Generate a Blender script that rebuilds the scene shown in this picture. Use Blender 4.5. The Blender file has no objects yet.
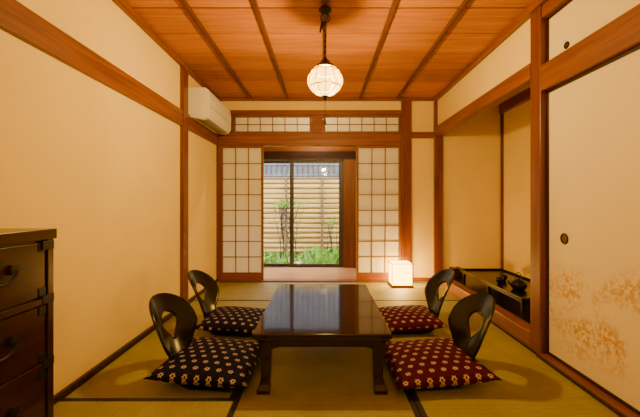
import bpy, math, random
from mathutils import Vector, Matrix
random.seed(4)
S=bpy.context.scene
# ------------------------------------------------------------------ node helpers
def newmat(name):
    m=bpy.data.materials.new(name); m.use_nodes=True
    nt=m.node_tree; b=nt.nodes['Principled BSDF']
    return m,nt,b
def N(nt,t,**kw):
    n=nt.nodes.new(t)
    for k,v in kw.items(): setattr(n,k,v)
    return n
def setin(n,k,v): n.inputs[k].default_value=v
def ramp(nt,stops):
    r=N(nt,'ShaderNodeValToRGB'); e=r.color_ramp.elements
    while len(e)<len(stops): e.new(0.5)
    for i,(p,c) in enumerate(stops):
        e[i].position=p; e[i].color=(c[0],c[1],c[2],1)
    return r
def M(nt,op,a,b=None,c=None):
    n=N(nt,'ShaderNodeMath',operation=op)
    for i,v in enumerate([a,b,c]):
        if v is None: continue
        if isinstance(v,(int,float)): n.inputs[i].default_value=v
        else: nt.links.new(v,n.inputs[i])
    return n.outputs[0]
def simple(name,col,rough=.5,metal=0,noise=.12,scale=12,spec=.5,coat=0):
    m,nt,b=newmat(name)
    tc=N(nt,'ShaderNodeTexCoord'); nz=N(nt,'ShaderNodeTexNoise'); setin(nz,'Scale',scale); setin(nz,'Detail',4)
    nt.links.new(tc.outputs['Object'],nz.inputs['Vector'])
    r=ramp(nt,[(.3,[c*(1-noise) for c in col]),(.7,[min(1,c*(1+noise)) for c in col])])
    nt.links.new(nz.outputs['Fac'],r.inputs['Fac']); nt.links.new(r.outputs['Color'],b.inputs['Base Color'])
    setin(b,'Roughness',rough); setin(b,'Metallic',metal); setin(b,'Specular IOR Level',spec); setin(b,'Coat Weight',coat)
    return m
def wood(name,c1,c2,axis='X',rough=.45,scale=1.0,coat=0.0,spec=.4):
    m,nt,b=newmat(name)
    tc=N(nt,'ShaderNodeTexCoord'); mp=N(nt,'ShaderNodeMapping')
    s=[34*scale]*3; s['XYZ'.index(axis)]=1.6*scale; setin(mp,'Scale',s)
    nz=N(nt,'ShaderNodeTexNoise'); setin(nz,'Scale',1.0); setin(nz,'Detail',5); setin(nz,'Distortion',.6)
    nt.links.new(tc.outputs['Object'],mp.inputs['Vector']); nt.links.new(mp.outputs['Vector'],nz.inputs['Vector'])
    r=ramp(nt,[(.3,c1),(.7,c2)])
    nt.links.new(nz.outputs['Fac'],r.inputs['Fac']); nt.links.new(r.outputs['Color'],b.inputs['Base Color'])
    bp=N(nt,'ShaderNodeBump'); setin(bp,'Strength',.08); nt.links.new(nz.outputs['Fac'],bp.inputs['Height']); nt.links.new(bp.outputs['Normal'],b.inputs['Normal'])
    setin(b,'Roughness',rough); setin(b,'Coat Weight',coat); setin(b,'Specular IOR Level',spec)
    return m
# ------------------------------------------------------------------ materials
TR1,TR2=(.14,.036,.001),(.29,.088,.003)
WX=wood('trim_wood_x',TR1,TR2,'X'); WY=wood('trim_wood_y',TR1,TR2,'Y'); WZ=wood('trim_wood_z',TR1,TR2,'Z')
PILLAR=wood('pillar_wood',(.11,.026,.001),(.22,.060,.003),'Z',rough=.35,coat=.1)
BATT=wood('batten_wood',(.07,.018,.002),(.13,.034,.004),'Y')
DARKW=wood('dark_wood',(.025,.009,.004),(.05,.017,.007),'X',rough=.35)
LATT=wood('lattice_wood',(.17,.06,.012),(.26,.10,.022),'Z')
ENG=wood('engawa_boards',(.55,.24,.09),(.72,.36,.16),'X',rough=.22)
LACQ=simple('black_lacquer',(.006,.004,.004),rough=.22,noise=.3,coat=0,spec=.35)
TABLEM=wood('table_lacquer',(.010,.003,.002),(.022,.006,.0035),'Y',rough=.10,coat=.25,spec=.4)
IRON=simple('black_iron',(.015,.013,.012),rough=.4,metal=.5)
BRASS=simple('aged_brass',(.16,.09,.03),rough=.35,metal=.9)
CHEST=wood('tansu_wood',(.014,.003,.002),(.040,.008,.003),'Y',rough=.25,coat=.2)
WHITE=simple('white_plastic',(.82,.79,.70),rough=.35,noise=.02)
GREYP=simple('grey_plastic',(.25,.25,.24),rough=.5,noise=.02)
def plaster(name,col):
    m,nt,b=newmat(name)
    tc=N(nt,'ShaderNodeTexCoord'); nz=N(nt,'ShaderNodeTexNoise'); setin(nz,'Scale',3); setin(nz,'Detail',8)
    nt.links.new(tc.outputs['Object'],nz.inputs['Vector'])
    r=ramp(nt,[(.3,[c*.95 for c in col]),(.7,col)]); nt.links.new(nz.outputs['Fac'],r.inputs['Fac']); nt.links.new(r.outputs['Color'],b.inputs['Base Color'])
    n2=N(nt,'ShaderNodeTexNoise'); setin(n2,'Scale',260); nt.links.new(tc.outputs['Object'],n2.inputs['Vector'])
    bp=N(nt,'ShaderNodeBump'); setin(bp,'Strength',.12); setin(bp,'Distance',.004); nt.links.new(n2.outputs['Fac'],bp.inputs['Height']); nt.links.new(bp.outputs['Normal'],b.inputs['Normal'])
    setin(b,'Roughness',.9); setin(b,'Specular IOR Level',.1)
    return m
PLAST=plaster('wall_plaster',(.88,.67,.17))
# ceiling boards
def ceilmat():
    m,nt,b=newmat('ceiling_boards')
    tc=N(nt,'ShaderNodeTexCoord'); sp=N(nt,'ShaderNodeSeparateXYZ'); nt.links.new(tc.outputs['Object'],sp.inputs[0])
    row=M(nt,'FLOOR',M(nt,'DIVIDE',M(nt,'ADD',sp.outputs['Y'],.92),.375))
    wn=N(nt,'ShaderNodeTexWhiteNoise',noise_dimensions='1D'); nt.links.new(row,wn.inputs['W'])
    cb=N(nt,'ShaderNodeCombineXYZ')
    nt.links.new(M(nt,'ADD',M(nt,'MULTIPLY',sp.outputs['X'],1.3),M(nt,'MULTIPLY',wn.outputs['Value'],30)),cb.inputs[0])
    nt.links.new(M(nt,'MULTIPLY',sp.outputs['Y'],22),cb.inputs[1])
    nz=N(nt,'ShaderNodeTexNoise'); setin(nz,'Scale',1.0); setin(nz,'Detail',4); setin(nz,'Distortion',1.2); nt.links.new(cb.outputs[0],nz.inputs['Vector'])
    f=M(nt,'ADD',M(nt,'MULTIPLY',nz.outputs['Fac'],.7),M(nt,'MULTIPLY',wn.outputs['Value'],.3))
    r=ramp(nt,[(.25,(.27,.078,.002)),(.8,(.64,.23,.008))]); nt.links.new(f,r.inputs['Fac']); nt.links.new(r.outputs['Color'],b.inputs['Base Color'])
    setin(b,'Roughness',.5); setin(b,'Specular IOR Level',.2)
    return m
CEIL=ceilmat()
def tatami(name,axis):
    m,nt,b=newmat(name)
    tc=N(nt,'ShaderNodeTexCoord')
    w=N(nt,'ShaderNodeTexWave',wave_type='BANDS',bands_direction=axis); setin(w,'Scale',28); setin(w,'Distortion',.4); setin(w,'Detail',1)
    nt.links.new(tc.outputs['Object'],w.inputs['Vector'])
    nz=N(nt,'ShaderNodeTexNoise'); setin(nz,'Scale',5); setin(nz,'Detail',6); nt.links.new(tc.outputs['Object'],nz.inputs['Vector'])
    mp=N(nt,'ShaderNodeMapping'); s=[120,8,1] if axis=='X' else [8,120,1]; setin(mp,'Scale',s); nt.links.new(tc.outputs['Object'],mp.inputs['Vector'])
    n3=N(nt,'ShaderNodeTexNoise'); setin(n3,'Scale',1.5); nt.links.new(mp.outputs[0],n3.inputs['Vector'])
    f=M(nt,'ADD',M(nt,'ADD',M(nt,'MULTIPLY',w.outputs['Fac'],.25),M(nt,'MULTIPLY',nz.outputs['Fac'],.4)),M(nt,'MULTIPLY',n3.outputs['Fac'],.4))
    r=ramp(nt,[(.3,(.18,.16,.028)),(.75,(.38,.335,.080))]); nt.links.new(f,r.inputs['Fac']); nt.links.new(r.outputs['Color'],b.inputs['Base Color'])
    bp=N(nt,'ShaderNodeBump'); setin(bp,'Strength',.25); setin(bp,'Distance',.003); nt.links.new(w.outputs['Fac'],bp.inputs['Height']); nt.links.new(bp.outputs['Normal'],b.inputs['Normal'])
    setin(b,'Roughness',.6); return m
TATX=tatami('tatami_weave_x','X'); TATY=tatami('tatami_weave_y','Y')
HERI=simple('tatami_border',(.014,.012,.009),rough=.7)
def papermat():
    m,nt,b=newmat('shoji_paper')
    tc=N(nt,'ShaderNodeTexCoord'); nz=N(nt,'ShaderNodeTexNoise'); setin(nz,'Scale',30); nt.links.new(tc.outputs['Object'],nz.inputs['Vector'])
    r=ramp(nt,[(.3,(.88,.85,.70)),(.7,(.94,.91,.78))]); nt.links.new(nz.outputs['Fac'],r.inputs['Fac'])
    d=N(nt,'ShaderNodeBsdfDiffuse'); t=N(nt,'ShaderNodeBsdfTranslucent'); mx=N(nt,'ShaderNodeMixShader'); setin(mx,'Fac',.42)
    nt.links.new(r.outputs[0],d.inputs[0]); nt.links.new(r.outputs[0],t.inputs[0])
    nt.links.new(d.outputs[0],mx.inputs[1]); nt.links.new(t.outputs[0],mx.inputs[2])
    nt.links.new(mx.outputs[0],nt.nodes['Material Output'].inputs[0]); return m
PAPER=papermat()
def glassmat():
    m,nt,b=newmat('window_glass')
    t=N(nt,'ShaderNodeBsdfTransparent'); g=N(nt,'ShaderNodeBsdfGlossy'); setin(g,'Roughness',.02); mx=N(nt,'ShaderNodeMixShader'); setin(mx,'Fac',.02)
    nt.links.new(t.outputs[0],mx.inputs[1]); nt.links.new(g.outputs[0],mx.inputs[2]); nt.links.new(mx.outputs[0],nt.nodes['Material Output'].inputs[0]); return m
GLASS=glassmat()
def globemat(name,col,st,fac=.35):
    m,nt,b=newmat(name)
    t=N(nt,'ShaderNodeBsdfTransparent'); e=N(nt,'ShaderNodeEmission'); setin(e,'Color',(*col,1)); setin(e,'Strength',st); mx=N(nt,'ShaderNodeMixShader'); setin(mx,'Fac',fac)
    setin(t,'Color',(1,.93,.8,1))
    nt.links.new(t.outputs[0],mx.inputs[1]); nt.links.new(e.outputs[0],mx.inputs[2]); nt.links.new(mx.outputs[0],nt.nodes['Material Output'].inputs[0]); return m
GLOBE=globemat('pendant_glass',(1,.52,.06),9,.65)
def fusumamat():
    m,nt,b=newmat('fusuma_paper')
    tc=N(nt,'ShaderNodeTexCoord'); sp=N(nt,'ShaderNodeSeparateXYZ'); nt.links.new(tc.outputs['Object'],sp.inputs[0])
    nz=N(nt,'ShaderNodeTexNoise'); setin(nz,'Scale',38); setin(nz,'Detail',6); setin(nz,'Roughness',.75); nt.links.new(tc.outputs['Object'],nz.inputs['Vector'])
    big=N(nt,'ShaderNodeTexNoise'); setin(big,'Scale',4.5); setin(big,'Detail',2); nt.links.new(tc.outputs['Object'],big.inputs['Vector'])
    dz=M(nt,'ABSOLUTE',M(nt,'SUBTRACT',M(nt,'ADD',sp.outputs['Z'],M(nt,'MULTIPLY',sp.outputs['Y'],.12)),.62))
    band=N(nt,'ShaderNodeMapRange'); nt.links.new(dz,band.inputs[0]); setin(band,1,.10); setin(band,2,.30); setin(band,3,1.0); setin(band,4,0.0)
    mask=M(nt,'MULTIPLY',band.outputs[0],M(nt,'MULTIPLY',M(nt,'SUBTRACT',big.outputs['Fac'],.36),6))
    mask.node.use_clamp=True
    th=N(nt,'ShaderNodeMapRange'); nt.links.new(nz.outputs['Fac'],th.inputs[0]); setin(th,1,.46); setin(th,2,.55)
    f=M(nt,'MULTIPLY',mask,th.outputs[0])
    mx=N(nt,'ShaderNodeMix',data_type='RGBA'); nt.links.new(f,mx.inputs[0]); mx.inputs[6].default_value=(.83,.70,.35,1); mx.inputs[7].default_value=(.62,.34,.012,1)
    nt.links.new(mx.outputs[2],b.inputs['Base Color']); setin(b,'Roughness',.6); setin(b,'Specular IOR Level',.2); return m
FUS=fusumamat()
def fabric(name,base,fl):
    m,nt,b=newmat(name)
    tc=N(nt,'ShaderNodeTexCoord'); sp=N(nt,'ShaderNodeSeparateXYZ'); nt.links.new(tc.outputs['Object'],sp.inputs[0])
    p=.066
    y=M(nt,'DIVIDE',sp.outputs['Y'],p*.88); iy=M(nt,'FLOOR',y)
    x=M(nt,'ADD',M(nt,'DIVIDE',sp.outputs['X'],p),M(nt,'MULTIPLY',M(nt,'FLOORED_MODULO',iy,2.0),.5))
    a=M(nt,'SUBTRACT',M(nt,'FRACT',x),.5); c=M(nt,'SUBTRACT',M(nt,'FRACT',y),.5)
    r=M(nt,'SQRT',M(nt,'ADD',M(nt,'MULTIPLY',a,a),M(nt,'MULTIPLY',c,c))); th=M(nt,'ARCTAN2',c,a)
    edge=M(nt,'ADD',.20,M(nt,'MULTIPLY',M(nt,'COSINE',M(nt,'MULTIPLY',th,6.0)),.05))
    pet=M(nt,'LESS_THAN',r,edge); core=M(nt,'GREATER_THAN',r,.075)
    f=M(nt,'MULTIPLY',pet,core)
    mx=N(nt,'ShaderNodeMix',data_type='RGBA'); nt.links.new(f,mx.inputs[0]); mx.inputs[6].default_value=(*base,1); mx.inputs[7].default_value=(*fl,1)
    nt.links.new(mx.outputs[2],b.inputs['Base Color']); setin(b,'Roughness',.8); setin(b,'Specular IOR Level',.12)
    n2=N(nt,'ShaderNodeTexNoise'); setin(n2,'Scale',14); setin(n2,'Detail',4); nt.links.new(tc.outputs['Object'],n2.inputs['Vector'])
    bp=N(nt,'ShaderNodeBump'); setin(bp,'Strength',.5); setin(bp,'Distance',.02); nt.links.new(n2.outputs['Fac'],bp.inputs['Height']); nt.links.new(bp.outputs['Normal'],b.inputs['Normal'])
    return m
FABL=fabric('cushion_fabric_navy',(.006,.005,.022),(.44,.35,.32)); FABR=fabric('cushion_fabric_maroon',(.060,.002,.010),(.50,.36,.27))
# ------------------------------------------------------------------ builder
class B:
    def __init__(s,name,mats): s.n=name; s.v=[]; s.f=[]; s.mi=[]; s.sm=[]; s.m=mats
    def add(s,vs,fs,mi,smooth=False):
        o=len(s.v); s.v+= [tuple(v) for v in vs]
        for f in fs: s.f.append(tuple(i+o for i in f)); s.mi.append(mi); s.sm.append(smooth)
    def box(s,x0,x1,y0,y1,z0,z1,mi=0):
        v=[(x,y,z) for x in (x0,x1) for y in (y0,y1) for z in (z0,z1)]
        s.add(v,[(0,1,3,2),(4,6,7,5),(0,4,5,1),(2,3,7,6),(0,2,6,4),(1,5,7,3)],mi)
    def quadprism(s,pts,axis,a0,a1,mi=0,smooth=False):
        def P(p,a): 
            return {'X':(a,p[0],p[1]),'Y':(p[0],a,p[1]),'Z':(p[0],p[1],a)}[axis]
        n=len(pts); v=[P(p,a0) for p in pts]+[P(p,a1) for p in pts]
        s.add(v,[tuple(range(n))[::-1],tuple(range(n,2*n))],mi)
        s.add(v,[(i,(i+1)%n,(i+1)%n+n,i+n) for i in range(n)],mi,smooth)
    def cyl(s,p0,p1,r0,r1=None,seg=12,mi=0):
        if r1 is None: r1=r0
        p0=Vector(p0);p1=Vector(p1); d=(p1-p0).normalized(); a=d.orthogonal().normalized(); b=d.cross(a)
        v=[]
        for p,r in ((p0,r0),(p1,r1)):
            for i in range(seg):
                t=2*math.pi*i/seg; v.append(p+a*r*math.cos(t)+b*r*math.sin(t))
        s.add(v,[(i,(i+1)%seg,(i+1)%seg+seg,i+seg) for i in range(seg)],mi,True)
        s.add(v,[tuple(range(seg))[::-1],tuple(range(seg,2*seg))],mi)
    def tube(s,pts,r,seg=8,mi=0,closed=False):
        pts=[Vector(p) for p in pts]; n=len(pts); v=[]; a=None
        for i,p in enumerate(pts):
            d=(pts[(i+1)%n]-pts[i-1]) if closed else (pts[min(i+1,n-1)]-pts[max(i-1,0)])
            d.normalize()
            a=d.orthogonal().normalized() if a is None else (a-d*a.dot(d)).normalized()
            b=d.cross(a)
            rr=r[i] if isinstance(r,(list,tuple)) else r
            for k in range(seg):
                t=2*math.pi*k/seg; v.append(p+a*rr*math.cos(t)+b*rr*math.sin(t))
        f=[]
        for i in range(n if closed else n-1):
            j=(i+1)%n
            for k in range(seg): f.append((i*seg+k,i*seg+(k+1)%seg,j*seg+(k+1)%seg,j*seg+k))
        s.add(v,f,mi,True)
        if not closed: s.add(v,[tuple(range(seg))[::-1],tuple(range((n-1)*seg,n*seg))],mi)
    def lathe(s,c,prof,seg=24,mi=0,smooth=True):
        v=[]
        for r,z in prof:
            for k in range(seg):
                t=2*math.pi*k/seg; v.append((c[0]+r*math.cos(t),c[1]+r*math.sin(t),c[2]+z))
        f=[]
        for i in range(len(prof)-1):
            for k in range(seg): f.append((i*seg+k,i*seg+(k+1)%seg,(i+1)*seg+(k+1)%seg,(i+1)*seg+k))
        s.add(v,f,mi,smooth)
    def done(s,bevel=0,loc=None,rot=0,solid=0,merge=False,sub=0):
        me=bpy.data.meshes.new(s.n); me.from_pydata(s.v,[],s.f)
        for m in s.m: me.materials.append(m)
        for p,mi,sm in zip(me.polygons,s.mi,s.sm): p.material_index=mi; p.use_smooth=sm
        import bmesh
        bm=bmesh.new(); bm.from_mesh(me)
        if merge: bmesh.ops.remove_doubles(bm,verts=bm.verts,dist=.0008)
        bmesh.ops.recalc_face_normals(bm,faces=bm.faces); bm.to_mesh(me); bm.free(); me.update()
        o=bpy.data.objects.new(s.n,me); S.collection.objects.link(o)
        if loc: o.location=loc
        o.rotation_euler[2]=rot
        if solid:
            md=o.modifiers.new('solid','SOLIDIFY'); md.thickness=solid; md.offset=0
        if bevel:
            md=o.modifiers.new('bevel','BEVEL'); md.width=bevel; md.segments=2; md.limit_method='ANGLE'; md.angle_limit=math.radians(40)
        if sub:
            md=o.modifiers.new('sub','SUBSURF'); md.levels=sub; md.render_levels=sub
        return o
# ------------------------------------------------------------------ dims
XL,XR,YB,YF,H=-1.38,1.46,4.56,-0.9,2.40
XA=2.34   # alcove back
PY0,PY1=2.33,2.45   # main pillar
# ---- floor
b=B('floor',[TATY,TATX,HERI,DARKW])
b.box(XL-.1,XA+.1,YF-.1,YB,-.1,-.02,3)
def mat_(x0,x1,y0,y1,long):
    g=.002; b.box(x0+g,x1-g,y0+g,y1-g,-.02,0,0 if long=='Y' else 1)
    w=.030
    if long=='Y':
        b.box(x0+g,x0+w,y0+g,y1-g,-.02,.0012,2); b.box(x1-w,x1-g,y0+g,y1-g,-.02,.0012,2)
    else:
        b.box(x0+g,x1-g,y0+g,y0+w,-.02,.0012,2); b.box(x0+g,x1-g,y1-w,y1-g,-.02,.0012,2)
a,c=-.46,.47
mat_(XL,a,1.83,3.65,'Y'); mat_(a,c,1.83,3.65,'Y'); mat_(c,XR,1.83,3.65,'Y')
mat_(XL,c,3.65,YB-.04,'X'); mat_(c,XR,3.65,YB-.04,'X')
mat_(XL,a,.9,1.83,'X'); mat_(a,c,0,1.83,'Y'); mat_(c,XR,0,1.83,'Y'); mat_(XL,a,YF,.9,'Y'); mat_(a,XR,YF,0,'X')
b.done()
# ---- ceiling: boards with open joints + battens
b=B('ceiling',[CEIL,DARKW])
y=YF-.02
while y<YB:
    y1=min(y+.375,YB)
    b.quadprism([(y+.007,H-.012),(y1-.007,H-.012),(y1-.007,H+.01),(y+.007,H+.01)],'X',XL-.05,XR+.05)
    y=y1
b.box(XL-.1,XR+.1,YF-.1,YB+.06,H+.010,H+.05,1)
b.done()
b=B('trim_ceiling_battens',[BATT])
for x in (-.94,-.463,.012,.487,.965): b.box(x-.016,x+.016,YF,YB-.03,H-.04,H-.012)
b.done(bevel=.004)
# ---- walls
b=B('wall_left',[PLAST]); b.box(XL-.1,XL,YF-.1,YB+.1,-.1,H+.05); b.done()
b=B('wall_front',[PLAST]); b.box(XL,XR+.2,YF-.1,YF,0,H); b.done()
b=B('wall_back',[PLAST])
b.box(XL,1.08,YB,YB+.06,2.22,H)
b.box(1.08,XA+.1,YB,YB+.06,0,H)
b.done()
b=B('wall_right',[PLAST])
b.box(XR+.02,XR+.08,PY1,YB,2.0,H)
b.box(XR+.03,XR+.08,YF,PY0,2.33,H)
b.box(XR+.10,XR+.2,YF,PY0+.02,0,2.36)
b.done()
b=B('wall_alcove',[PLAST,WY]); b.box(XA,XA+.1,PY0,YB,0,H); b.box(XR+.12,XA,PY0,PY1-.02,0,H); b.box(XR+.08,XA,PY1-.02,YB,2.3,H,1); b.done()
# ---- trims
b=B('trim_nageshi_left',[WY]); b.box(XL,XL+.028,YF,YB-.03,1.765,1.915); b.done(bevel=.004)
b=B('trim_ceiling_edge',[WY,WX])
b.box(XL,XL+.04,YF,YB-.03,H-.06,H-.001); b.box(XR-.03,XR+.03,YF,YB-.03,H-.06,H-.001); b.box(XL+.04,XR-.03,YB-.03,YB,H-.055,H-.001,1); b.done(bevel=.004)
b=B('baseboard_left',[DARKW]); b.box(XL,XL+.022,1.3,YB-.03,0.0,.035); b.box(XL,XL+.022,YF,.35,0.0,.035); b.done(bevel=.003)
b=B('pillar_left',[PILLAR]); b.box(XL-.02,XL+.036,3.38,3.50,0,H-.06); b.done(bevel=.005)
b=B('pillar_corner_left',[PILLAR]); b.box(XL-.02,XL+.045,YB-.03,YB+.06,0,H-.06); b.done(bevel=.005)
b=B('pillar_back',[PILLAR]); b.box(1.015,1.14,YB-.045,YB+.08,0,H-.055); b.done(bevel=.006)
b=B('pillar_corner_right',[PILLAR]); b.box(XR-.02,XR+.09,YB-.04,YB+.05,0,H-.06); b.done(bevel=.006)
b=B('pillar_main',[PILLAR]); b.box(XR-.012,XR+.12,PY0,PY1,0,H-.06); b.done(bevel=.008)
b=B('trim_lintel_back',[WX])
b.box(XL+.045,1.015,YB-.035,YB+.07,1.765,1.925)
b.box(XL+.045,1.015,YB-.025,YB+.07,2.165,2.225)
b.box(1.14,XR-.02,YB-.035,YB,1.86,1.94)
b.box(-.145,-.02+.02,YB-.02,YB+.06,1.925,2.165)
b.box(XL+.045,XL+.20,YB-.01,YB+.05,1.925,2.165)
b.done(bevel=.004)
b=B('trim_lintel_alcove',[WY,PILLAR]); b.box(XR-.015,XR+.085,PY1,YB-.04,1.885,2.0); b.box(XA-.05,XA,PY1,YB,2.18,2.30,0)
b.box(XA-.03,XA,YB-.03,YB,.12,2.18,1); b.done(bevel=.005)
b=B('trim_lintel_right',[WY]); b.box(XR-.012,XR+.10,YF,PY0,1.765,1.935); b.box(XR-.005,XR+.08,YF,PY0,2.25,2.33); b.done(bevel=.005)
b=B('trim_sill_right',[WY,DARKW]); b.box(XR-.03,XR+.10,YF,PY0,0.0,.018,0); b.box(XR-.045,XR-.03,YF,PY0,0,.02,1); b.done(bevel=.003)
b=B('trim_sill_back',[WX]); b.box(XL+.045,1.015,YB-.045,YB+.08,-.02,.015); b.box(1.14,XR-.02,YB-.02,YB,.0,.05); b.done(bevel=.003)
# ---- fusuma
def fusuma(name,y0,y1,x,z0,z1,hy,hz,hr):
    b=B(name,[FUS,DARKW,IRON,BRASS])
    f=.018
    b.box(x,x+.02,y0+f,y1-f,z0+f,z1-f,0)
    for q in ((y0,y0+f,z0,z1),(y1-f,y1,z0,z1),(y0,y1,z0,z0+f),(y0,y1,z1-f,z1)): b.box(x-.005,x+.022,*q,1)
    n=20
    ring=[(x-.003,hy+hr*math.cos(2*math.pi*i/n),hz+hr*math.sin(2*math.pi*i/n)) for i in range(n)]
    b.tube(ring,.005,6,2,closed=True)
    b.cyl((x-.003,hy,hz),(x+.001,hy,hz),hr*.95,mi=3,seg=20)
    return b.done(bevel=.002)
fusuma('door_3',.55,PY0-.003,XR+.032,.02,1.763,2.16,.80,.03)
fusuma('door_4',YF,.62,XR+.058,.02,1.763,-.5,.80,.03)
fusuma('cabinet_door',.75,PY0-.003,XR+.032,1.937,2.248,2.14,1.985,.018)
fusuma('cabinet_door',YF,.80,XR+.056,1.937,2.248,-.5,1.985,.018)
# ---- shoji
def shoji(name,x0,x1,y,z0,z1,nc,nr,kick=.1):
    b=B(name,[LATT,PAPER,WX])
    f=.028; t=.010
    b.box(x0,x0+f,y,y+.028,z0,z1); b.box(x1-f,x1,y,y+.028,z0,z1)
    b.box(x0+f,x1-f,y,y+.028,z1-f,z1); b.box(x0+f,x1-f,y,y+.028,z0,z0+f+kick,2 if kick else 0)
    zz0=z0+f+kick; zz1=z1-f; xx0=x0+f; xx1=x1-f
    for i in range(1,nc):
        x=xx0+(xx1-xx0)*i/nc; b.box(x-t/2,x+t/2,y+.004,y+.018,zz0,zz1)
    for i in range(1,nr):
        z=zz0+(zz1-zz0)*i/nr; b.box(xx0,xx1,y+.005,y+.017,z-t/2,z+t/2)
    b.box(xx0,xx1,y+.019,y+.021,zz0,zz1,1)
    return b.done()
shoji('door_1',-1.333,-.775,YB-.01,.016,1.764,3,8,.07)
shoji('door_2',.435,1.012,YB-.01,.016,1.764,3,8,.07)
shoji('window_2',-1.17,-.147,YB+.0,1.926,2.164,6,2,0)
shoji('window_3',.002,1.013,YB+.0,1.926,2.164,6,2,0)
# ---- engawa
YE=5.58
b=B('engawa_floor',[ENG,DARKW])
y=YB+.08
while y<YE-.01:
    b.box(-1.6,1.7,y+.002,min(y+.155,YE),-.06,-.004,0); y+=.155
b.done(bevel=.002)
b=B('engawa_ceiling',[DARKW]); b.box(-1.6,1.7,YB+.07,6.0,2.25,2.3); b.done()
b=B('wall_engawa',[PLAST,DARKW,PILLAR,WX])
b.box(-1.6,-1.5,YB+.06,YE+.1,-.1,2.25); b.box(1.6,1.7,YB+.06,YE+.1,-.1,2.25)
b.box(-1.5,-1.32,YE,YE+.08,-.1,2.25); b.box(-1.32,1.6,YE,YE+.08,1.84,2.25,3)
b.box(.52,1.6,YE,YE+.08,-.1,1.84)
b.box(-1.32,.52,YE-.03,YE+.08,1.71,1.84,1)
b.box(.33,.52,YE-.04,YE+.06,-.02,1.71,2)
b.done()
def sash(b,x0,x1,y,z0,z1):
    f=.045
    b.box(x0,x0+f,y,y+.03,z0,z1); b.box(x1-f,x1,y,y+.03,z0,z1); b.box(x0+f,x1-f,y,y+.03,z0,z0+f); b.box(x0+f,x1-f,y,y+.03,z1-f,z1)
    b.box(x0+f,x1-f,y+.012,y+.018,z0+f,z1-f,1)
FRM=simple('sash_dark_frame',(.05,.035,.028),rough=.4)
b=B('window_1',[FRM,GLASS]); sash(b,-1.30,-.47,YE+.045,.0,1.705); sash(b,-.53,.30,YE+.01,.0,1.705)
b.box(-1.32,.33,YE,YE+.08,-.03,0.0,0); b.box(.30,.33,YE,YE+.08,0,1.705,0)
b.done()
# ---- garden
SOIL=simple('garden_soil',(.12,.13,.05),rough=.95,noise=.5,scale=9)
b=B('garden_ground',[SOIL]); b.box(-5,5,YE+.1,12,-.4,-.16); b.done()
FEN=wood('bamboo_slats',(.33,.18,.035),(.66,.42,.12),'X',rough=.6,scale=.6)
POLE=wood('fence_pole',(.10,.055,.02),(.18,.105,.04),'Z',rough=.6)
b=B('bamboo_fence',[FEN,POLE])
z=-.12
while z<1.5:
    b.cyl((-3.5,8.0,z+.052),(3.5,8.0,z+.052),.052,seg=14,mi=0); z+=.113
for i in range(9):
    x=-3.30+.82*i; b.cyl((x,7.93,-.18),(x,7.93,1.6),.024,mi=1)
b.cyl((-3.5,7.985,1.58),(3.5,7.985,1.58),.035,mi=1)
b.box(-3.5,3.5,8.05,8.06,-.15,1.55,1)
b.done()
GREYW=simple('neighbour_siding',(.16,.16,.165),rough=.8,noise=.3,scale=3)
b=B('neighbour_building',[GREYW,FRM])
b.box(-5,5,10.0,10.2,-.2,3.6)
for i in range(60): b.box(-4.5+i*.15,-4.46+i*.15,9.96,10.0,-.2,3.6,1)
for i in range(7): b.box(-4.5,4.5,9.955,9.99,1.2+i*.3,1.23+i*.3,0)
b.done()
LEAF=simple('moss_leaves',(.17,.36,.02),rough=.6,noise=.6,scale=5)
b=B('ground_cover_plants',[LEAF])
for i in range(620):
    x=random.uniform(-1.6,1.2); y=random.uniform(5.9,7.7); h=random.uniform(.06,.18)*(1.5 if x>-.3 else .8)
    for k in range(6):
        a=random.uniform(0,6.28); dx,dy=math.cos(a)*h*.7,math.sin(a)*h*.7; w=.014
        b.add([(x-w*math.sin(a),y+w*math.cos(a),-.17),(x+w*math.sin(a),y-w*math.cos(a),-.17),(x+dx*.6+w*math.sin(a),y+dy*.6,-.17+h*.8),(x+dx,y+dy,-.17+h)],[(0,1,2,3)],0)
b.done()
BARK=simple('branch_bark',(.05,.035,.022),rough=.9)
b=B('garden_shrub',[BARK,LEAF])
def branch(p,d,l,r,n):
    q=p+d*l; b.cyl(p,q,r,r*.7,6,0)
    if n==0:
        for k in range(2):
            o=Vector([random.uniform(-.06,.06) for _ in range(3)]); c=q+o; t=random.uniform(.012,.026)
            b.add([c,c+Vector((t,0,t*.5)),c+Vector((t*1.5,.01,t*1.5)),c+Vector((t*.4,0,t*1.4))],[(0,1,2,3)],1)
        return
    for k in range(2):
        dd=(d+Vector((random.uniform(-.35,.35),random.uniform(-.3,.3),random.uniform(.1,.4)))).normalized(); branch(q,dd,l*.8,r*.68,n-1)
for i in range(6):
    branch(Vector((-.85+.06*i,7.0+.05*i,-.2)),Vector((random.uniform(-.3,.3),0,1)).normalized(),.36,.013,4)
for i in range(4):
    branch(Vector((.05+.08*i,7.2,-.2)),Vector((random.uniform(-.3,.3),0,1)).normalized(),.28,.010,3)
b.done()
STONE=simple('garden_stone',(.35,.34,.32),rough=.9,noise=.3)
b=B('garden_stone',[STONE])
b.lathe((-.45,6.5,-.18),[(.001,.11),(.10,.10),(.19,.06),(.22,0),(.2,-.02)],seg=11); b.done()
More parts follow.
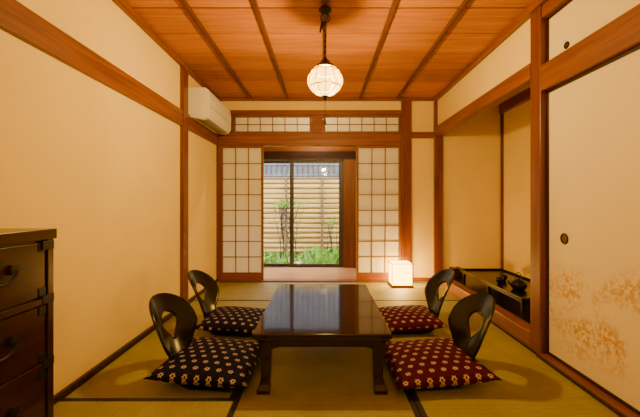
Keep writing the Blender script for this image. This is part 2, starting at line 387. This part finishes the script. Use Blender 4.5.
# ---- AC
b=B('air_conditioner',[WHITE,GREYP])
x=XL+.002
prof=[(x,1.90),(x+.15,1.875),(x+.20,1.89),(x+.225,1.93),(x+.228,2.10),(x+.215,2.17),(x+.18,2.195),(x,2.195)]
b.quadprism(prof,'Y',3.56,4.38,0,False)
b.box(x+.226,x+.2295,3.57,4.37,2.005,2.009,1)
b.quadprism([(x+.07,1.886),(x+.16,1.872),(x+.20,1.886),(x+.19,1.893)],'Y',3.62,4.32,1)
for i in range(10): b.box(x+.03,x+.17,3.62+i*.075,3.63+i*.075,2.195,2.199,1)
b.cyl((x+.02,4.40,1.93),(x+.02,4.49,1.93),.018,mi=0)
b.done(bevel=.006)
# ---- pendant
PX,PYY=0.015,2.42
b=B('pendant_lamp',[GLOBE,IRON,BRASS])
cz=1.865
b.lathe((PX,PYY,H-.04),[(.001,0),(.045,0),(.045,-.012),(.02,-.03),(.001,-.032)],mi=1)
b.tube([(PX+.03*math.sin(t)*1.0,PYY,2.30+.035*math.cos(t)) for t in [i*2*math.pi/20 for i in range(20)]],.004,6,1,closed=True)
b.tube([(PX+(.018*math.sin(i*.9) if i<8 else 0),PYY,2.34-.02*i) for i in range(17)],.0035,6,1)
for i in range(13):
    z=2.27-i*.019; ang=i%2
    b.tube([(PX+(.006*math.cos(t) if ang else 0),PYY+(0 if ang else .006*math.cos(t)),z+.012*math.sin(t)) for t in [k*2*math.pi/10 for k in range(10)]],.0022,5,1,closed=True)
b.cyl((PX-.02,PYY,2.27),(PX-.035,PYY,2.20),.010,.006,8,1)
b.lathe((PX,PYY,cz),[(.001,.165),(.012,.16),(.016,.145),(.030,.138),(.040,.118),(.070,.100),(.080,.084),(.03,.092)],mi=2)
R=.122
gp=[(.062,.094)]+[(R*math.cos(math.radians(a)),R*.88*math.sin(math.radians(a))) for a in (50,35,20,5,-10,-25,-40,-55,-70,-84)]
b.lathe((PX,PYY,cz),gp,seg=12,mi=0,smooth=False)
for k in range(12):
    t=2*math.pi*k/12; b.tube([(PX+(r+.001)*math.cos(t),PYY+(r+.001)*math.sin(t),cz+z) for r,z in gp],.0026,5,2)
for rr,zz in (gp[2],gp[6]):
    b.tube([(PX+rr*math.cos(t),PYY+rr*math.sin(t),cz+zz) for t in [i*2*math.pi/12 for i in range(12)]],.004,5,2,closed=True)
b.lathe((PX,PYY,cz),[(.016,-.100),(.02,-.108),(.008,-.118),(.010,-.128),(.001,-.138)],mi=1)
b.cyl((PX,PYY,cz-.135),(PX,PYY,cz-.27),.0018,mi=1,seg=6); b.cyl((PX,PYY,cz-.27),(PX,PYY,cz-.30),.004,.008,8,1)
b.done()
def point(name,loc,w,col,r):
    l=bpy.data.lights.new(name,'POINT'); l.energy=w; l.color=col; l.shadow_soft_size=r
    o=bpy.data.objects.new(name,l); o.location=loc; S.collection.objects.link(o); return o
point('pendant_bulb_light',(PX,PYY,cz-.01),340,(1,.69,.27),.05)
# added fill light behind the camera, lantern-shaped and unseen, lifts the room's brightness
b=B('fill_lantern_added',[globemat('fill_lantern_shell',(1,.68,.30),3),IRON])
c=(0.05,-.35,2.0)
b.lathe(c,[(.05,.17)]+[(.20*math.cos(math.radians(a)),.17*math.sin(math.radians(a))) for a in range(70,-71,-10)]+[(.05,-.17)],seg=24,mi=0)
for a in range(60,-61,-20):
    b.tube([(c[0]+.201*math.cos(math.radians(a))*math.cos(t),c[1]+.201*math.cos(math.radians(a))*math.sin(t),c[2]+.17*math.sin(math.radians(a))) for t in [i*2*math.pi/24 for i in range(24)]],.0015,4,1,closed=True)
b.cyl((c[0],c[1],c[2]+.16),(c[0],c[1],H-.01),.004,mi=1,seg=8)
b.done()
point('fill_lantern_light',c,50,(1,.69,.28),.08)
# added fill light (round dome), hidden above the opening, brightens corridor and shoji
b=B('corridor_fill_added',[globemat('corridor_fill_dome',(1,.8,.5),4,.5),DARKW])
b.lathe((-.1,5.05,2.25),[(.11,0),(.11,-.02),(.09,-.05),(.05,-.07),(.001,-.075)],mi=0); b.lathe((-.1,5.05,2.25),[(.125,0),(.125,-.015),(.11,-.018)],mi=1); b.done()
point('corridor_fill_light',(-.1,5.05,2.21),80,(1,.82,.56),.03)
# ---- box lamp
LP=globemat('lamp_washi',(1,.55,.07),16,.7)
b=B('floor_lamp',[LP,LATT])
lx,ly,w,h=.955,4.33,.125,.29
b.box(lx-w+.008,lx+w-.008,ly-w+.008,ly+w-.008,.03,h-.004,0)
for sx in (-1,1):
    for sy in (-1,1): b.box(lx+sx*w-.004,lx+sx*w+.004,ly+sy*w-.004,ly+sy*w+.004,0,h,1)
b.box(lx-w,lx+w,ly-w,ly+w,.012,.028,1)
for z in (h-.008,):
    for sy in (-1,1): b.box(lx-w,lx+w,ly+sy*w-.004,ly+sy*w+.004,z,z+.008,1); b.box(lx+sy*w-.004,lx+sy*w+.004,ly-w,ly+w,z,z+.008,1)
b.done()
point('floor_lamp_bulb',(lx,ly,.16),80,(1,.58,.18),.05)
# ---- table
b=B('low_table',[TABLEM])
x0,x1,y0,y1=-.375,.365,1.84,2.98; zt=.33
b.box(x0,x1,y0,y1,zt-.028,zt)
b.box(x0+.012,x1-.012,y0+.012,y1-.012,zt-.04,zt-.028)
ix0,ix1,iy0,iy1=x0+.03,x1-.03,y0+.03,y1-.03
def apron(a0,a1,axis,c0,c1):
    n=16; pts=[(a0,zt-.04),(a1,zt-.04)]
    for i in range(n+1):
        t=1-i/n; u=abs(2*t-1); z=zt-.085-.035*max(0,(u-.72)/.28)**2; pts.append((a0+(a1-a0)*t,z))
    b.quadprism(pts,axis,c0,c1)
apron(ix0+.03,ix1-.03,'Y',iy0+.012,iy0+.032); apron(ix0+.03,ix1-.03,'Y',iy1-.032,iy1-.012)
apron(iy0+.03,iy1-.03,'X',ix0+.012,ix0+.032); apron(iy0+.03,iy1-.03,'X',ix1-.032,ix1-.012)
for sx,cx in ((-1,ix0+.034),(1,ix1-.034)):
    for sy,cy in ((-1,iy0+.034),(1,iy1-.034)):
        prof=[(zt-.04,.036,0),(zt-.11,.036,0),(.18,.029,-.003),(.09,.026,-.004),(.045,.029,.002),(.02,.036,.008),(0,.036,.008)]
        v=[]
        for z,hw,off in prof:
            ox,oy=cx+sx*off,cy+sy*off
            v+=[(ox-hw,oy-hw,z),(ox+hw,oy-hw,z),(ox+hw,oy+hw,z),(ox-hw,oy+hw,z)]
        f=[(0,1,2,3)]+[(i*4+k,i*4+(k+1)%4,(i+1)*4+(k+1)%4,(i+1)*4+k) for i in range(len(prof)-1) for k in range(4)]+[tuple(len(v)-4+k for k in range(4))]
        b.add(v,f,0)
b.done(bevel=.005)
# ---- zaisu chairs
def zaisu(loc,rot):
    b=B('floor_chair',[LACQ])
    L0=.36; r=.075; ph=math.radians(74); La=r*ph; Lb=.415; T=L0+La+Lb
    def path(s):
        if s<L0: return (L0-s+.02,.012,0)
        if s<L0+La:
            q=(s-L0)/r; return (.02-r*math.sin(q),.012+r*(1-math.cos(q)),q/ph*.4)
        q=s-L0-La; x=.02-r*math.sin(ph)-q*math.cos(ph); z=.012+r*(1-math.cos(ph))+q*math.sin(ph)
        x-= .05*(q/Lb)**2
        return (x,z,.4+.6*min(1,q/.1))
    def wid(s):
        if s<.08: return .19*math.sqrt(max(0,1-((.08-s)/.08)**2))**.7
        if s<.26: return .19
        k0=L0+La+.02
        if s<k0:
            t=(s-.26)/(k0-.26); return .19-.085*math.sin(t*math.pi/2)**2
        k1=T-.20
        if s<k1:
            t=(s-k0)/(k1-k0); return .105+.10*(3*t*t-2*t**3)
        t=(s-k1)/(T-k1); return .205*math.sqrt(max(0,1-t**2.6))
    h0,h1=T-.275,T-.105
    def hole(s):
        if s<=h0 or s>=h1: return 0
        t=(s-h0)/(h1-h0); return .078*(math.sin(math.pi*t**1.6))**.7
    ss=[T*i/110 for i in range(111)]
    ss=sorted(set(ss+[h0,h1,h0+.002,h1-.002,T-.001]))
    K=8
    for sgn in (-1,1):
        v=[]
        for s in ss:
            w=wid(s); h=hole(s)
            for k in range(K+1):
                u=h+(w-h)*k/K; x,z,c=path(s)
                v.append((x+c*1.6*u*u,sgn*u,z))
        f=[(i*(K+1)+k,i*(K+1)+k+1,(i+1)*(K+1)+k+1,(i+1)*(K+1)+k) for i in range(len(ss)-1) for k in range(K)]
        b.add(v,f,0,True)
    return b.done(loc=loc,rot=rot,solid=.012,merge=True)
def cushion(loc,rot,mat,sx=.28,sy=.29,t=.055,tilt=0):
    b=B('zabuton_cushion',[mat])
    n=28; v=[]
    for side in (1,-1):
        for i in range(n+1):
            for j in range(n+1):
                u=-1+2*i/n; w=-1+2*j/n
                pin=1-.07*((1-u*u)*abs(w)**3+(1-w*w)*abs(u)**3)*1.0
                hgt=((1-abs(u)**2.6)*(1-abs(w)**2.6))**.5
                if side==1: z=t*hgt*(1+.10*math.sin(3*u+1)*math.cos(2.5*w))
                else: z=-t*min(1,hgt*1.3)*.9
                v.append((u*sx*pin,w*sy*pin,z))
    f=[]
    m=n+1
    for sd in range(2):
        for i in range(n):
            for j in range(n):
                o=sd*m*m; f.append((o+i*m+j,o+(i+1)*m+j,o+(i+1)*m+j+1,o+i*m+j+1))
    b.add(v,f,0,True)
    o=b.done(loc=loc,rot=rot,merge=True); o.rotation_euler=(0,tilt,rot); return o
zaisu((-.80,2.10,0),math.radians(-6)); cushion((-.655,2.12,.074),math.radians(-4),FABL,tilt=math.radians(3))
zaisu((-.87,2.86,0),math.radians(-3)); cushion((-.70,2.86,.074),math.radians(-2),FABL,sx=.26,sy=.27,tilt=math.radians(3))
zaisu((.79,2.10,0),math.radians(184)); cushion((.645,2.11,.074),math.radians(184),FABR,tilt=math.radians(3))
zaisu((.86,2.90,0),math.radians(182)); cushion((.68,2.90,.074),math.radians(182),FABR,sx=.26,sy=.27,tilt=math.radians(3))
# ---- tansu
b=B('tansu_chest',[CHEST,IRON,BRASS])
x0,x1,y0,y1=XL+.03,-.95,.40,1.245
b.box(x0,x1-.012,y0+.01,y1-.01,.0,.90)
b.box(x0,x1+.004,y0,y1,.895,.93)
for z in (0.0,.235,.455,.675): b.box(x1-.02,x1,y0+.01,y1-.01,z,z+.022)
b.box(x1-.02,x1,y1-.035,y1-.01,0,.895); b.box(x1-.02,x1,y0+.01,y0+.035,0,.895); b.box(x1-.02,x1,.80,.83,0,.895)
for z0,z1 in ((.03,.23),(.262,.45),(.482,.67),(.702,.885)):
    for ya,yb in ((y0+.04,.795),(.835,y1-.04)):
        b.box(x1-.02,x1-.006,ya,yb,z0,z1)
        ym=(ya+yb)/2; zm=(z0+z1)/2
        for yy in (ym-.055,ym+.055):
            b.cyl((x1-.006,yy,zm+.02),(x1+.004,yy,zm+.02),.016,mi=1,seg=16)
        b.tube([(x1+.012,ym+.055*math.cos(t),zm+.02-.035*math.sin(t)) for t in [math.pi*i/12 for i in range(13)]],.005,6,1)
        b.cyl((x1-.006,ym,zm+.045),(x1-.001,ym,zm+.045),.020,mi=1,seg=18)
        for yy in (ya,yb-.03):
            for zz in (z0,z1-.03): b.box(x1-.006,x1-.003,yy,yy+.03,zz,zz+.03,1)
for z in (.0,.235,.455,.675,.86): b.box(x1-.001,x1+.002,y1-.06,y1-.01,z,z+.03,1)
b.done(bevel=.003)
# ---- alcove
b=B('alcove_platform',[WY,LACQ])
b.box(XR-.01,XR+.09,PY1,YB-.04,0,.115,0); b.box(XR+.09,XA-.001,PY1,YB-.001,0,.115,1); b.done(bevel=.006)
b=B('display_shelf',[LACQ,DARKW])
b.box(1.62,2.12,2.85,4.15,.205,.225)
for x in (1.64,2.06):
    for y in (2.88,3.48,4.09): b.box(x,x+.03,y,y+.03,.1155,.205)
b.box(1.62,1.63,2.85,4.15,.225,.245); b.box(2.11,2.12,2.85,4.15,.225,.245); b.box(1.63,2.11,2.85,2.86,.225,.245); b.box(1.63,2.11,4.14,4.15,.225,.245)
b.done(bevel=.003)
b=B('iron_teapot',[IRON])
c=(1.80,3.22,.226)
b.lathe(c,[(.001,0),(.045,0),(.065,.02),(.072,.045),(.06,.07),(.035,.082),(.034,.086),(.012,.092),(.008,.098),(.011,.106),(.001,.112)])
b.tube([(c[0],c[1]+.06*math.cos(t),c[2]+.07+.085*math.sin(t)) for t in [math.pi*i/14 for i in range(15)]],.004,6)
b.tube([(c[0]-.06,c[1],c[2]+.04),(c[0]-.085,c[1],c[2]+.055),(c[0]-.10,c[1],c[2]+.08)],[.014,.010,.008],8)
b.done()
for cx,cy in ((1.74,3.45),(1.85,3.58)):
    b=B('tea_cup',[LACQ]); b.lathe((cx,cy,.226),[(.001,.004),(.018,0),(.02,.006),(.033,.03),(.036,.055),(.033,.055),(.03,.03),(.001,.01)]); b.done()
b=B('incense_box',[DARKW,BRASS]); b.box(1.60,1.72,4.30,4.42,.116,.20); b.box(1.595,1.725,4.295,4.425,.20,.215); b.cyl((1.66,4.36,.215),(1.66,4.36,.225),.01,mi=1); b.done(bevel=.003)
# ---- world
w=bpy.data.worlds.new('World'); S.world=w; w.use_nodes=True
bg=w.node_tree.nodes['Background']; bg.inputs[0].default_value=(.90,.95,1,1); bg.inputs[1].default_value=9
# ---- camera
cam=bpy.data.cameras.new('camera'); co=bpy.data.objects.new('camera',cam); S.collection.objects.link(co); S.camera=co
co.location=(0,0,1.02); co.rotation_euler=(math.pi/2,0,0)
cam.sensor_width=36; cam.lens=350/640*36; cam.shift_x=-3/640; cam.shift_y=-5.5/640; cam.clip_start=.02
